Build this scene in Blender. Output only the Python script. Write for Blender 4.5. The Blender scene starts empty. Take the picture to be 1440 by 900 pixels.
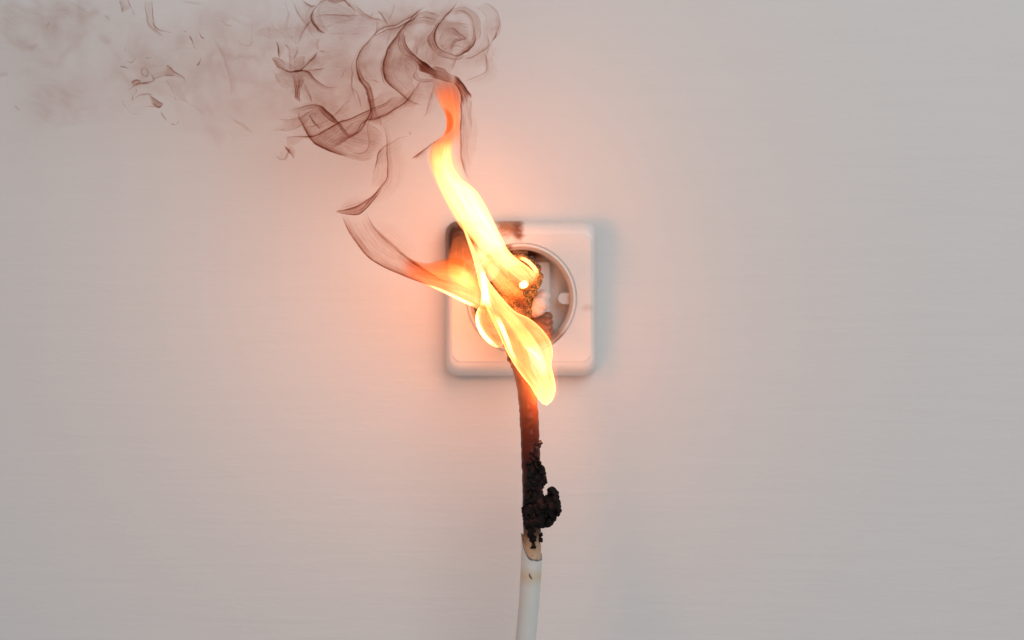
import bpy, bmesh, math, random
from mathutils import Vector, Euler, noise as mnoise

random.seed(11)
SC = bpy.context.scene
COL = SC.collection

# ------------------------------------------------------------------ camera, world, lights
S = 0.00029          # metres of wall per photograph pixel (the socket is 62 mm wide)
D = 0.90             # camera to wall
Z0 = 0.32            # height of the camera above the floor
FOCUS = 0.043        # the plug and cable stand this far off the wall

cam_d = bpy.data.cameras.new('camera')
cam = bpy.data.objects.new('camera', cam_d)
COL.objects.link(cam)
cam.location = (0, -D, Z0)
cam.rotation_euler = (math.radians(90), 0, 0)
cam_d.sensor_width = 36
cam_d.lens = 36 * D / (1440 * S)
cam_d.clip_start = 0.01
cam_d.clip_end = 50
cam_d.dof.use_dof = True
cam_d.dof.focus_distance = D - FOCUS
cam_d.dof.aperture_fstop = 4.0
SC.camera = cam

world = bpy.data.worlds.new('World')
SC.world = world
world.use_nodes = True
bg = world.node_tree.nodes['Background']
bg.inputs['Color'].default_value = (0.97, 0.98, 1.0, 1)
bg.inputs['Strength'].default_value = 0.30


def area(name, loc, target, size, watts, color):
    l = bpy.data.lights.new(name, 'AREA')
    l.shape = 'DISK'
    l.size = size
    l.energy = watts
    l.color = color
    o = bpy.data.objects.new(name, l)
    COL.objects.link(o)
    o.location = loc
    d = Vector(target) - Vector(loc)
    o.rotation_euler = d.to_track_quat('-Z', 'Y').to_euler()
    return o


area('softbox', (0.56, -1.2, Z0 + 0.62), (0.08, 0, Z0 + 0.03), 1.2, 8.7, (0.94, 0.985, 1.0))


def fire_fill(px, py, d, watts, radius, color):
    l = bpy.data.lights.new('fire_fill', 'POINT')
    l.energy = watts
    l.color = color
    l.shadow_soft_size = radius
    o = bpy.data.objects.new('fire_fill', l)
    COL.objects.link(o)
    f = 1 - d / D
    o.location = ((px - 720) * S * f, -d, Z0 + (450 - py) * S * f)


# added point lamps that strengthen the fire's light, in and before its tongues
fire_fill(510, 415, 0.110, 0.150, 0.016, (1.0, 0.335, 0.11))  # broad lamp added in the air before the flame, widens its glow
fire_fill(668, 392, 0.053, 0.034, 0.013, (1.0, 0.29, 0.07))
fire_fill(640, 268, 0.074, 0.032, 0.014, (1.0, 0.36, 0.14))
fire_fill(762, 552, 0.046, 0.032, 0.010, (1.0, 0.32, 0.10))

SC.view_settings.view_transform = 'Standard'
SC.view_settings.look = 'None'
SC.view_settings.exposure = 0
SC.view_settings.gamma = 1
SC.cycles.transparent_max_bounces = 64
SC.cycles.max_bounces = 8
SC.cycles.use_denoising = True
SC.cycles.sample_clamp_indirect = 6


# ------------------------------------------------------------------ helpers
def P(px, py, d=0.0):
    """photograph pixel at a distance d off the wall -> point in the room"""
    f = 1 - d / D
    return Vector(((px - 720) * S * f, -d, Z0 + (450 - py) * S * f))


def K(d=0.0):
    return S * (1 - d / D)


def thing(name, loc, label, cat, group=None):
    o = bpy.data.objects.new(name, None)
    COL.objects.link(o)
    o.location = loc
    o.empty_display_size = 0.01
    o['label'] = label
    o['category'] = cat
    if group:
        o['group'] = group
    return o


def link(name, me, mat, parent=None, label=None, smooth=True):
    if mat:
        me.materials.clear()
        me.materials.append(mat)
    if smooth:
        me.polygons.foreach_set('use_smooth', [True] * len(me.polygons))
    o = bpy.data.objects.new(name, me)
    COL.objects.link(o)
    if parent:
        o.parent = parent
        o.location = -parent.location if parent.parent is None else Vector((0, 0, 0))
    if label:
        o['label'] = label
    return o


def pydata(name, v, f):
    me = bpy.data.meshes.new(name)
    me.from_pydata([tuple(p) for p in v], [], f)
    me.update()
    return me


def bm_mesh(name, bm):
    me = bpy.data.meshes.new(name)
    bmesh.ops.recalc_face_normals(bm, faces=bm.faces)
    bm.to_mesh(me)
    bm.free()
    return me


def catmull(pts, n):
    """n points along a smooth curve through pts, evenly by length"""
    pts = [Vector(p) for p in pts]
    if len(pts) == 2:
        return [pts[0].lerp(pts[1], i / (n - 1)) for i in range(n)]
    q = [pts[0] * 2 - pts[1]] + pts + [pts[-1] * 2 - pts[-2]]
    dense = []
    for i in range(1, len(q) - 2):
        a, b, c, d = q[i - 1], q[i], q[i + 1], q[i + 2]
        for k in range(16):
            t = k / 16
            dense.append(0.5 * ((2 * b) + (c - a) * t + (2 * a - 5 * b + 4 * c - d) * t * t + (3 * b - a - 3 * c + d) * t ** 3))
    dense.append(pts[-1])
    L = [0.0]
    for i in range(1, len(dense)):
        L.append(L[-1] + (dense[i] - dense[i - 1]).length)
    out, j = [], 0
    for i in range(n):
        s = L[-1] * i / (n - 1)
        while j < len(L) - 2 and L[j + 1] < s:
            j += 1
        seg = max(L[j + 1] - L[j], 1e-9)
        out.append(dense[j].lerp(dense[j + 1], min(1, max(0, (s - L[j]) / seg))))
    return out


def lerp_list(vals, t):
    if not isinstance(vals, (list, tuple)):
        return vals
    x = t * (len(vals) - 1)
    i = min(int(x), len(vals) - 2)
    return vals[i] + (vals[i + 1] - vals[i]) * (x - i)


# ------------------------------------------------------------------ node helpers
class NT:
    def __init__(self, name):
        self.m = bpy.data.materials.new(name)
        self.m.use_nodes = True
        self.t = self.m.node_tree
        self.t.nodes.clear()
        self.out = self.t.nodes.new('ShaderNodeOutputMaterial')

    def n(self, typ, **kw):
        nd = self.t.nodes.new(typ)
        for k, v in kw.items():
            if k.startswith('i_'):
                nd.inputs[k[2:].replace('_', ' ')].default_value = v
            else:
                setattr(nd, k, v)
        return nd

    def l(self, a, b):
        self.t.links.new(a, b)

    def set(self, sock, v):
        if hasattr(v, 'is_linked') or hasattr(v, 'links'):
            self.l(v, sock)
        else:
            sock.default_value = v

    def math(self, op, a, b=None, clamp=False):
        nd = self.n('ShaderNodeMath', operation=op, use_clamp=clamp)
        self.set(nd.inputs[0], a)
        if b is not None:
            self.set(nd.inputs[1], b)
        return nd.outputs[0]

    def mix(self, f, a, b, typ='RGBA', blend='MIX'):
        nd = self.n('ShaderNodeMix', data_type=typ)
        if typ == 'RGBA':
            nd.blend_type = blend
            self.set(nd.inputs[0], f)
            self.set(nd.inputs[6], a)
            self.set(nd.inputs[7], b)
            return nd.outputs[2]
        self.set(nd.inputs[0], f)
        self.set(nd.inputs[2], a)
        self.set(nd.inputs[3], b)
        return nd.outputs[0]

    def ramp(self, fac, stops):
        r = self.n('ShaderNodeValToRGB')
        e = r.color_ramp.elements
        while len(e) < len(stops):
            e.new(0.5)
        for el, (p, c) in zip(e, stops):
            el.position = p
            el.color = c if len(c) == 4 else (*c, 1)
        self.set(r.inputs[0], fac)
        return r.outputs[0]

    def noise(self, vec, scale, detail=4, rough=0.55, dist=0.0):
        nd = self.n('ShaderNodeTexNoise')
        nd.inputs['Scale'].default_value = scale
        nd.inputs['Detail'].default_value = detail
        nd.inputs['Roughness'].default_value = rough
        nd.inputs['Distortion'].default_value = dist
        if vec is not None:
            self.l(vec, nd.inputs['Vector'])
        return nd.outputs['Fac']

    def mapping(self, vec, scale=(1, 1, 1), loc=(0, 0, 0), rot=(0, 0, 0)):
        nd = self.n('ShaderNodeMapping')
        nd.inputs['Scale'].default_value = scale
        nd.inputs['Location'].default_value = loc
        nd.inputs['Rotation'].default_value = rot
        self.l(vec, nd.inputs['Vector'])
        return nd.outputs[0]

    def obj(self):
        return self.n('ShaderNodeTexCoord').outputs['Object']

    def principled(self, color, rough, bump=None, bump_s=0.2, bump_d=0.001, spec=0.5, **kw):
        b = self.n('ShaderNodeBsdfPrincipled')
        self.set(b.inputs['Base Color'], color)
        self.set(b.inputs['Roughness'], rough)
        b.inputs['Specular IOR Level'].default_value = spec
        for k, v in kw.items():
            self.set(b.inputs[k], v)
        if bump is not None:
            bp = self.n('ShaderNodeBump')
            bp.inputs['Strength'].default_value = bump_s
            bp.inputs['Distance'].default_value = bump_d
            self.l(bump, bp.inputs['Height'])
            self.l(bp.outputs[0], b.inputs['Normal'])
        self.l(b.outputs[0], self.out.inputs['Surface'])
        return b

    def attr(self, name):
        return self.n('ShaderNodeAttribute', attribute_name=name).outputs['Fac']

    def facing(self, floor):
        g = self.n('ShaderNodeNewGeometry')
        d = self.n('ShaderNodeVectorMath', operation='DOT_PRODUCT')
        self.l(g.outputs['Normal'], d.inputs[0])
        self.l(g.outputs['Incoming'], d.inputs[1])
        return self.math('MAXIMUM', self.math('ABSOLUTE', d.outputs['Value']), floor)


def mat_wall():
    m = NT('painted_wall')
    c = m.obj()
    streak = m.noise(m.mapping(c, (16, 1, 190), rot=(0, math.radians(3.0), 0)), 1.0, 5, 0.6, 0.5)
    fine = m.noise(m.mapping(c, (240, 1, 900)), 1.0, 3, 0.6)
    broad = m.noise(m.mapping(c, (5, 1, 8)), 1.0, 3)
    h = m.math('ADD', m.math('MULTIPLY', streak, 1.0), m.math('MULTIPLY', fine, 0.45))
    col = m.mix(m.math('MULTIPLY', m.math('SUBTRACT', streak, 0.35), 1.0, True), (0.735, 0.712, 0.698, 1), (0.775, 0.75, 0.732, 1))
    col = m.mix(m.math('MULTIPLY', broad, 0.25), col, (0.73, 0.715, 0.705, 1))
    m.principled(col, 0.7, h, 0.42, 0.0006, 0.3)
    return m.m


def stain(m, c, cx, cz, rx, rz, jag=0.5, scale=120):
    """a soft irregular burn mark centred on (cx, cz): 1 inside, 0 outside"""
    sub = m.mapping(c, (1 / rx, 0.0, 1 / rz), (-cx / rx, 0, -cz / rz))
    ln = m.n('ShaderNodeVectorMath', operation='LENGTH')
    m.l(sub, ln.inputs[0])
    nz = m.noise(c, scale, 5, 0.65, 0.6)
    v = m.math('ADD', ln.outputs['Value'], m.math('MULTIPLY', m.math('SUBTRACT', nz, 0.5), jag * 2))
    return m.math('SUBTRACT', 1.0, v, True)


def mat_frame():
    m = NT('white_socket_plastic')
    c = m.obj()
    s1 = stain(m, c, -92 * S, 84 * S, 40 * S, 58 * S, 0.5, 150)
    s2 = stain(m, c, -20 * S, 101 * S, 26 * S, 22 * S, 0.8, 260)
    s2b = stain(m, c, -5 * S, 99 * S, 12 * S, 24 * S, 0.9, 300)
    s3 = stain(m, c, 92 * S, -13 * S, 12 * S, 6 * S, 0.7, 300)
    col = (0.80, 0.765, 0.74, 1)
    speck = m.noise(c, 500, 3)
    col = m.mix(m.math('MULTIPLY', m.math('SUBTRACT', speck, 0.45), 0.6, True), col, (0.70, 0.63, 0.585, 1))
    brown = m.ramp(s1, [(0, (0.80, 0.765, 0.74)), (0.10, (0.62, 0.42, 0.29)), (0.32, (0.30, 0.115, 0.045)), (0.72, (0.05, 0.019, 0.010))])
    f1 = m.math('MULTIPLY', s1, 8.0, True)
    col = m.mix(f1, col, brown)
    col = m.mix(m.math('MULTIPLY', s2, 1.6, True), col, (0.44, 0.19, 0.09, 1))
    col = m.mix(m.math('MULTIPLY', s2b, 1.3, True), col, (0.26, 0.09, 0.04, 1))
    col = m.mix(m.math('MULTIPLY', s3, 0.5, True), col, (0.50, 0.38, 0.31, 1))
    m.principled(col, 0.38, m.noise(c, 900, 3), 0.06, 0.0004, 0.45)
    return m.m


def mat_well():
    m = NT('grey_socket_plastic')
    c = m.obj()
    top = stain(m, c, -4 * S, 62 * S, 40 * S, 20 * S, 0.5, 220)
    low = stain(m, c, 22 * S, -48 * S, 26 * S, 30 * S, 0.5, 200)
    sm = m.noise(m.mapping(c, (90, 90, 40)), 1.0, 4)
    col = m.mix(m.math('MULTIPLY', m.math('SUBTRACT', sm, 0.35), 0.9, True), (0.66, 0.655, 0.65, 1), (0.76, 0.755, 0.745, 1))
    col = m.mix(m.math('MULTIPLY', top, 2.5, True), col, (0.19, 0.06, 0.025, 1))
    col = m.mix(m.math('MULTIPLY', low, 2.2, True), col, (0.27, 0.09, 0.035, 1))
    m.principled(col, 0.45, m.noise(c, 700, 3), 0.05, 0.0004, 0.4)
    return m.m


def mat_ring():
    m = NT('socket_collar_plastic')
    c = m.obj()
    top = stain(m, c, -32 * S, 66 * S, 26 * S, 18 * S, 0.6, 250)
    low = stain(m, c, 50 * S, -55 * S, 36 * S, 20 * S, 0.6, 250)
    col = m.mix(m.math('MULTIPLY', top, 2.2, True), (0.84, 0.80, 0.77, 1), (0.34, 0.14, 0.07, 1))
    col = m.mix(m.math('MULTIPLY', low, 1.2, True), col, (0.50, 0.33, 0.25, 1))
    m.principled(col, 0.42, m.noise(c, 900, 2), 0.04, 0.0004, 0.4)
    return m.m


def mat_metal():
    m = NT('sooty_metal')
    c = m.obj()
    f = m.noise(c, 420, 4)
    col = m.mix(f, (0.06, 0.03, 0.02, 1), (0.36, 0.19, 0.11, 1))
    m.principled(col, 0.42, f, 0.2, 0.0005, 0.5, Metallic=0.6)
    return m.m


def mat_burnt_plug():
    m = NT('burnt_plug_plastic')
    c = m.obj()
    a = m.noise(c, 260, 6, 0.7)
    g = m.noise(c, 900, 5, 0.7)
    col = m.ramp(m.math('ADD', m.math('MULTIPLY', a, 0.6), m.math('MULTIPLY', g, 0.4)),
                 [(0.36, (0.012, 0.006, 0.004)), (0.50, (0.11, 0.035, 0.012)), (0.58, (0.33, 0.12, 0.04)), (0.68, (0.62, 0.33, 0.14))])
    e1 = m.noise(c, 1900, 2, 0.6)
    e2 = m.noise(c, 170, 3, 0.6)
    em = m.math('MULTIPLY', m.math('MULTIPLY', m.math('SUBTRACT', e1, 0.44), 5.0, True), m.math('MULTIPLY', m.math('SUBTRACT', e2, 0.34), 4.0, True))
    b = m.principled(col, 0.5, m.math('ADD', a, m.math('MULTIPLY', g, 0.8)), 0.8, 0.0012, 0.5)
    b.inputs['Emission Color'].default_value = (1.0, 0.27, 0.04, 1)
    m.l(m.math('MULTIPLY', em, 1.5), b.inputs['Emission Strength'])
    return m.m


def mat_char():
    m = NT('black_char')
    c = m.obj()
    a = m.noise(c, 500, 6, 0.7)
    b = m.noise(c, 160, 4, 0.6)
    col = m.ramp(b, [(0.50, (0.004, 0.0025, 0.0025)), (0.60, (0.010, 0.0045, 0.004)), (0.69, (0.06, 0.02, 0.015)), (0.77, (0.26, 0.15, 0.13))])
    ro = m.math('ADD', 0.28, m.math('MULTIPLY', a, 0.5))
    m.principled(col, ro, a, 0.9, 0.0008, 0.16)
    return m.m


def mat_lump():
    m = NT('unburnt_plug_plastic')
    c = m.obj()
    a = m.noise(c, 220, 4)
    col = m.mix(m.math('MULTIPLY', m.math('SUBTRACT', a, 0.55), 3.5, True), (0.74, 0.60, 0.54, 1), (0.36, 0.15, 0.09, 1))
    m.principled(col, 0.35, m.noise(c, 700, 3), 0.1, 0.0005, 0.5, **{'Subsurface Weight': 0.15, 'Subsurface Scale': 0.002})
    return m.m


def mat_cord(burnt=True):
    """object z (metres above the cable's foot) drives the burn, as the cable was burnt from the plug down"""
    m = NT('burnt_cable_sheath' if burnt else 'white_cable_sheath')
    c = m.obj()
    xyz = m.n('ShaderNodeSeparateXYZ')
    m.l(c, xyz.inputs[0])
    z = xyz.outputs['Z']
    py = m.math('DIVIDE', m.math('SUBTRACT', z, 0.0), -K(FOCUS))      # pixels below the camera axis (local origin at Z0)
    nz = m.noise(m.mapping(c, (420, 420, 110)), 1.0, 5, 0.65)
    nf = m.noise(c, 650, 5, 0.7)
    if burnt:
        t = m.math('ADD', m.math('DIVIDE', m.math('SUBTRACT', py, 50.0), 300.0), m.math('MULTIPLY', m.math('SUBTRACT', nz, 0.5), 0.10))
        col = m.ramp(t, [(0.0, (0.24, 0.085, 0.035)), (0.16, (0.40, 0.145, 0.06)), (0.26, (0.27, 0.066, 0.022)), (0.36, (0.13, 0.022, 0.008)),
                         (0.50, (0.055, 0.009, 0.006)), (0.60, (0.045, 0.009, 0.006)), (0.78, (0.035, 0.011, 0.008)), (0.83, (0.12, 0.055, 0.03)),
                         (0.88, (0.44, 0.27, 0.16)), (0.94, (0.56, 0.38, 0.25)), (1.0, (0.60, 0.47, 0.36))])
        sp = m.math('MULTIPLY', m.math('SUBTRACT', nf, 0.56), 5.0, True)
        col = m.mix(m.math('MULTIPLY', sp, 0.8), col, (0.10, 0.026, 0.012, 1))
        m.principled(col, 0.3, nz, 0.25, 0.0006, 0.22)
    else:
        col = m.mix(nz, (0.60, 0.605, 0.575, 1), (0.66, 0.66, 0.63, 1))
        d = m.math('ABSOLUTE', m.math('SUBTRACT', py, m.math('ADD', 356.0, m.math('MULTIPLY', nz, 8.0))))
        band = m.math('SUBTRACT', 1.0, m.math('DIVIDE', d, 16.0), True)
        col = m.mix(m.math('MULTIPLY', band, 0.8), col, (0.60, 0.475, 0.315, 1))
        m.principled(col, 0.35, nf, 0.05, 0.0004, 0.5)
    return m.m


def mat_simple(name, col, rough=0.5):
    m = NT(name)
    c = m.obj()
    a = m.noise(c, 500, 4)
    cc = m.mix(a, (*[x * 0.75 for x in col], 1), (*[min(1, x * 1.2) for x in col], 1))
    m.principled(cc, rough, a, 0.2, 0.0005)
    return m.m


def exp3(m, tau, k):
    comb = m.n('ShaderNodeCombineColor')
    for i in range(3):
        m.l(m.math('POWER', math.e, m.math('MULTIPLY', tau, -k[i])), comb.inputs[i])
    return comb.outputs[0]


def mat_smoke():
    """a thin sheet of soot: the longer the way through it, the darker"""
    m = NT('smoke_film')
    g = m.math('MINIMUM', m.math('DIVIDE', 1.0, m.facing(0.2)), 4.6)
    uv = m.n('ShaderNodeUVMap', uv_map='flow').outputs[0]
    n1 = m.noise(m.mapping(uv, (1.5, 4.2, 1)), 1.0, 4, 0.62, 0.7)
    n2 = m.noise(m.mapping(m.obj(), (130, 130, 130)), 1.0, 4, 0.6, 1.2)
    mod = m.math('ADD', 0.15, m.math('ADD', m.math('MULTIPLY', m.math('POWER', n1, 3.0), 4.6), m.math('MULTIPLY', m.math('SUBTRACT', n2, 0.4), 1.1)))
    mod = m.math('MAXIMUM', mod, 0.05)
    tau = m.math('MULTIPLY', m.math('MULTIPLY', m.math('MULTIPLY', m.attr('soot_load'), 2.3), g), mod)
    tr = m.n('ShaderNodeBsdfTransparent')
    m.l(exp3(m, tau, (0.55, 1.0, 1.16)), tr.inputs[0])
    m.l(tr.outputs[0], m.out.inputs['Surface'])
    return m.m


def mat_flame():
    """glowing gas: attribute heat sets its light, limb says whether it is a filled tongue (0) or a hollow skin (1)"""
    m = NT('burning_gas')
    cosv = m.facing(0.10)
    shell = m.math('MINIMUM', m.math('DIVIDE', 0.38, cosv), 2.6)
    g = m.mix(m.attr('skin_share'), m.math('POWER', cosv, 1.9), shell, 'FLOAT')
    uv = m.n('ShaderNodeUVMap', uv_map='flow').outputs[0]
    n1 = m.noise(m.mapping(uv, (1.1, 9.0, 1)), 1.0, 4, 0.55, 0.8)
    mod = m.math('ADD', 0.48, m.math('MULTIPLY', m.math('POWER', n1, 2.0), 2.0))
    heat = m.math('MULTIPLY', m.attr('fire_glow'), mod)
    st = m.math('MULTIPLY', heat, g)
    col = m.ramp(m.math('DIVIDE', m.attr('fire_glow'), 5.0, True),
                 [(0.0, (1, 0.13, 0.02)), (0.12, (1, 0.20, 0.035)), (0.35, (1, 0.39, 0.125)), (1.0, (1, 0.48, 0.135))])
    em = m.n('ShaderNodeEmission')
    m.l(col, em.inputs['Color'])
    m.l(st, em.inputs['Strength'])
    tr = m.n('ShaderNodeBsdfTransparent')
    tau = m.math('MULTIPLY', m.attr('soot_load'), g)
    m.l(exp3(m, tau, (0.4, 1.0, 1.3)), tr.inputs[0])
    ad = m.n('ShaderNodeAddShader')
    m.l(em.outputs[0], ad.inputs[0])
    m.l(tr.outputs[0], ad.inputs[1])
    m.l(ad.outputs[0], m.out.inputs['Surface'])
    return m.m


M = dict(wall=mat_wall(), frame=mat_frame(), well=mat_well(), ring=mat_ring(), metal=mat_metal(),
         plug=mat_burnt_plug(), char=mat_char(), lump=mat_lump(), burnt=mat_cord(True), sheath=mat_cord(False),
         smoke=mat_smoke(), flame=mat_flame(), hole=mat_simple('slot_shade', (0.03, 0.025, 0.025)),
         edge=mat_simple('burnt_rim', (0.10, 0.05, 0.03)), brown=mat_simple('scorched_plastic', (0.34, 0.11, 0.042), 0.35), redchar=mat_simple('dark_red_char', (0.05, 0.012, 0.008), 0.3))

# ------------------------------------------------------------------ wall
bm = bmesh.new()
vs = [bm.verts.new(p) for p in ((-1.6, 0, -0.02), (1.6, 0, -0.02), (1.6, 0, 1.5), (-1.6, 0, 1.5))]
bm.faces.new(vs)
back = [bm.verts.new(v.co + Vector((0, 0.1, 0))) for v in vs]
bm.faces.new(list(reversed(back)))
for i in range(4):
    bm.faces.new((vs[i], vs[(i + 1) % 4], back[(i + 1) % 4], back[i]))
wall = link('wall', bm_mesh('wall', bm), M['wall'], smooth=False)
wall['kind'] = 'structure'
wall['label'] = 'off white painted wall with faint horizontal brush texture'

# ------------------------------------------------------------------ socket
SOX, SOY = 733, 420
H = 0.0142                                     # front face off the wall
socket = thing('wall_socket', P(SOX, SOY, 0), 'square white wall socket with a round recess and scorched top left corner', 'socket')


def rrect(hw, hh, r, n):
    out = []
    for i in range(n):
        a = 2 * math.pi * (i + 0.5) / n
        dx, dz = math.cos(a), math.sin(a)
        lo, hi = 0, 3 * max(hw, hh)
        for _ in range(30):
            t = (lo + hi) / 2
            qx, qz = abs(dx * t) - (hw - r), abs(dz * t) - (hh - r)
            sd = math.hypot(max(qx, 0), max(qz, 0)) + min(max(qx, qz), 0) - r
            if sd > 0:
                hi = t
            else:
                lo = t
        out.append((dx * lo, dz * lo))
    return out


def circ(r, n):
    return [(r * math.cos(2 * math.pi * (i + 0.5) / n), r * math.sin(2 * math.pi * (i + 0.5) / n)) for i in range(n)]


def loft(rings, close_last=False):
    v, f = [], []
    n = len(rings[0][0])
    for ring, y in rings:
        for (x, z) in ring:
            v.append((x, y, z))
    for k in range(len(rings) - 1):
        for i in range(n):
            j = (i + 1) % n
            f.append((k * n + i, k * n + j, (k + 1) * n + j, (k + 1) * n + i))
    if close_last:
        f.append(tuple((len(rings) - 1) * n + i for i in range(n)))
    return v, f


def local(name, me, mat, parent, label=None, smooth=True):
    o = link(name, me, mat, None, label, smooth)
    o.parent = parent
    return o


def auto_smooth(me, ang=35):
    bmx = bmesh.new()
    bmx.from_mesh(me)
    for e in bmx.edges:
        if len(e.link_faces) == 2 and e.calc_face_angle(0) > math.radians(ang):
            e.smooth = False
    bmx.to_mesh(me)
    bmx.free()


NS = 288
k = K(H)
rings = [(rrect(104 * S, 106.5 * S, 17 * S, NS), -0.0006), (rrect(105.5 * S, 108 * S, 17 * S, NS), -0.0016), (rrect(105.5 * S, 108 * S, 17 * S, NS), -0.0065)]
for i in range(1, 9):                          # rounded shoulder up to the front face
    t = i / 8
    e = math.sin(t * math.pi / 2)
    rings.append((rrect((105.5 - 7.0 * (1 - math.cos(t * math.pi / 2))) * k, (108 - 18 * (1 - math.cos(t * math.pi / 2))) * k, (17 - 2 * t) * k, NS), -0.0065 - (H - 0.0065 - 0.0004) * e))
rings.append((rrect(97.5 * k, 89 * k, 15 * k, NS), -H))
rings.append((circ(78.6 * k, NS), -H))
rings.append((circ(77.6 * k, NS), -H + 0.0005))
rings.append((circ(77.6 * k, NS), -H + 0.0013))
me = pydata('cover_frame', *loft(rings))
auto_smooth(me, 40)
frame = local('cover_frame', me, M['frame'], socket)

rings = [(circ(77.5 * k, NS), -H + 0.0009), (circ(76.9 * k, NS), -H + 0.0006), (circ(76.8 * k, NS), -H + 0.0003), (circ(76.2 * k, NS), -H - 0.0004), (circ(74.5 * k, NS), -H - 0.0007),
         (circ(72.6 * k, NS), -H - 0.0004), (circ(71.8 * k, NS), -H + 0.0003), (circ(71.0 * k, NS), -H + 0.0010), (circ(69.2 * k, NS), -H + 0.0014), (circ(68.6 * k, NS), -H + 0.0020), (circ(68.6 * k, NS), -H + 0.0040)]
local('collar_ring', pydata('collar_ring', *loft(rings)), M['ring'], socket)

WD = 0.0125                                    # recess depth
rings = [(circ(68.9 * k, NS), -H + 0.0025), (circ(68.4 * k, NS), -H + 0.004), (circ(66.5 * k, NS), -H + WD - 0.001), (circ(65.5 * k, NS), -H + WD)]
me = pydata('recess', *loft(rings, True))
auto_smooth(me, 40)
recess = local('recess', me, M['well'], socket)


def box(bm, c, s):
    r = bmesh.ops.create_cube(bm, size=1)
    for v in r['verts']:
        v.co = Vector((v.co.x * s[0], v.co.y * s[1], v.co.z * s[2])) + Vector(c)
    return r['verts']


def bevelled(name, boxes, mat, parent, w=0.0004, seg=3, label=None):
    bm = bmesh.new()
    for c, s in boxes:
        box(bm, c, s)
    bmesh.ops.bevel(bm, geom=bm.edges[:], offset=w, segments=seg, affect='EDGES', profile=0.5)
    return local(name, bm_mesh(name, bm), mat, parent, label)


# raised bridge across the floor of the recess, its two slots (flat discs, shade put into their dark colour), guide ribs and earth clips
bevelled('contact_bridge', [((-4 * k, -H + WD - 0.0018, 0), (90 * k, 0.0036, 104 * k))], M['well'], socket, 0.0006)
for sx in (-1, 1):
    bm = bmesh.new()
    bmesh.ops.create_cone(bm, cap_ends=True, segments=28, radius1=0.0027, radius2=0.0027, depth=0.0004)
    bmesh.ops.rotate(bm, verts=bm.verts, matrix=__import__('mathutils').Matrix.Rotation(math.pi / 2, 3, 'X'))
    bmesh.ops.translate(bm, verts=bm.verts, vec=(sx * 0.0095 - 4 * k, -H + WD - 0.0038, 0))
    local('pin_hole_disc', bm_mesh('pin_hole_disc', bm), M['hole'], socket)
    bm = bmesh.new()                           # half-round rib standing in from the side wall
    n = 14
    pr = [(sx * 68 * k, 8.0 * k), (sx * 68 * k, -8.0 * k)]
    arc = [(sx * (60 * k - 8.0 * k * math.cos(a)), -8.0 * k * math.sin(a)) for a in [(-1 + 2 * i / n) * -math.pi / 2 for i in range(n + 1)]]
    ring = [pr[0]] + sorted(arc, key=lambda p: -p[1]) + [pr[1]]
    fr = [bm.verts.new((x, -H + 0.0042, z)) for x, z in ring]
    bk = [bm.verts.new((x, -H + WD - 0.0001, z)) for x, z in ring]
    bm.faces.new(fr)
    for i in range(len(ring)):
        j = (i + 1) % len(ring)
        bm.faces.new((fr[i], fr[j], bk[j], bk[i]))
    me = bm_mesh('guide_rib', bm)
    auto_smooth(me, 40)
    local('guide_rib', me, M['well'], socket)
for sz in (1, -1):
    prof = [(-H + WD - 0.0002, 50), (-H + WD - 0.003, 50), (-H + WD - 0.005, 53), (-H + 0.0055, 62), (-H + 0.0040, 61), (-H + 0.0030, 63.5), (-H + 0.0030, 66)]
    v, f = [], []
    for i, (y, r) in enumerate(prof):
        for x in (-11 * k, 11 * k):
            v.append((x - 2 * k, y, sz * r * k))
            v.append((x - 2 * k, y + 0.0005, sz * (r + 1.6) * k))
    for i in range(len(prof) - 1):
        a, b = 4 * i, 4 * i + 4
        f += [(a, a + 2, b + 2, b), (a + 1, b + 1, b + 3, a + 3), (a, b, b + 1, a + 1), (a + 2, a + 3, b + 3, b + 2)]
    local('earth_clip', pydata('earth_clip', v, f), M['metal'], socket, smooth=False)


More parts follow.
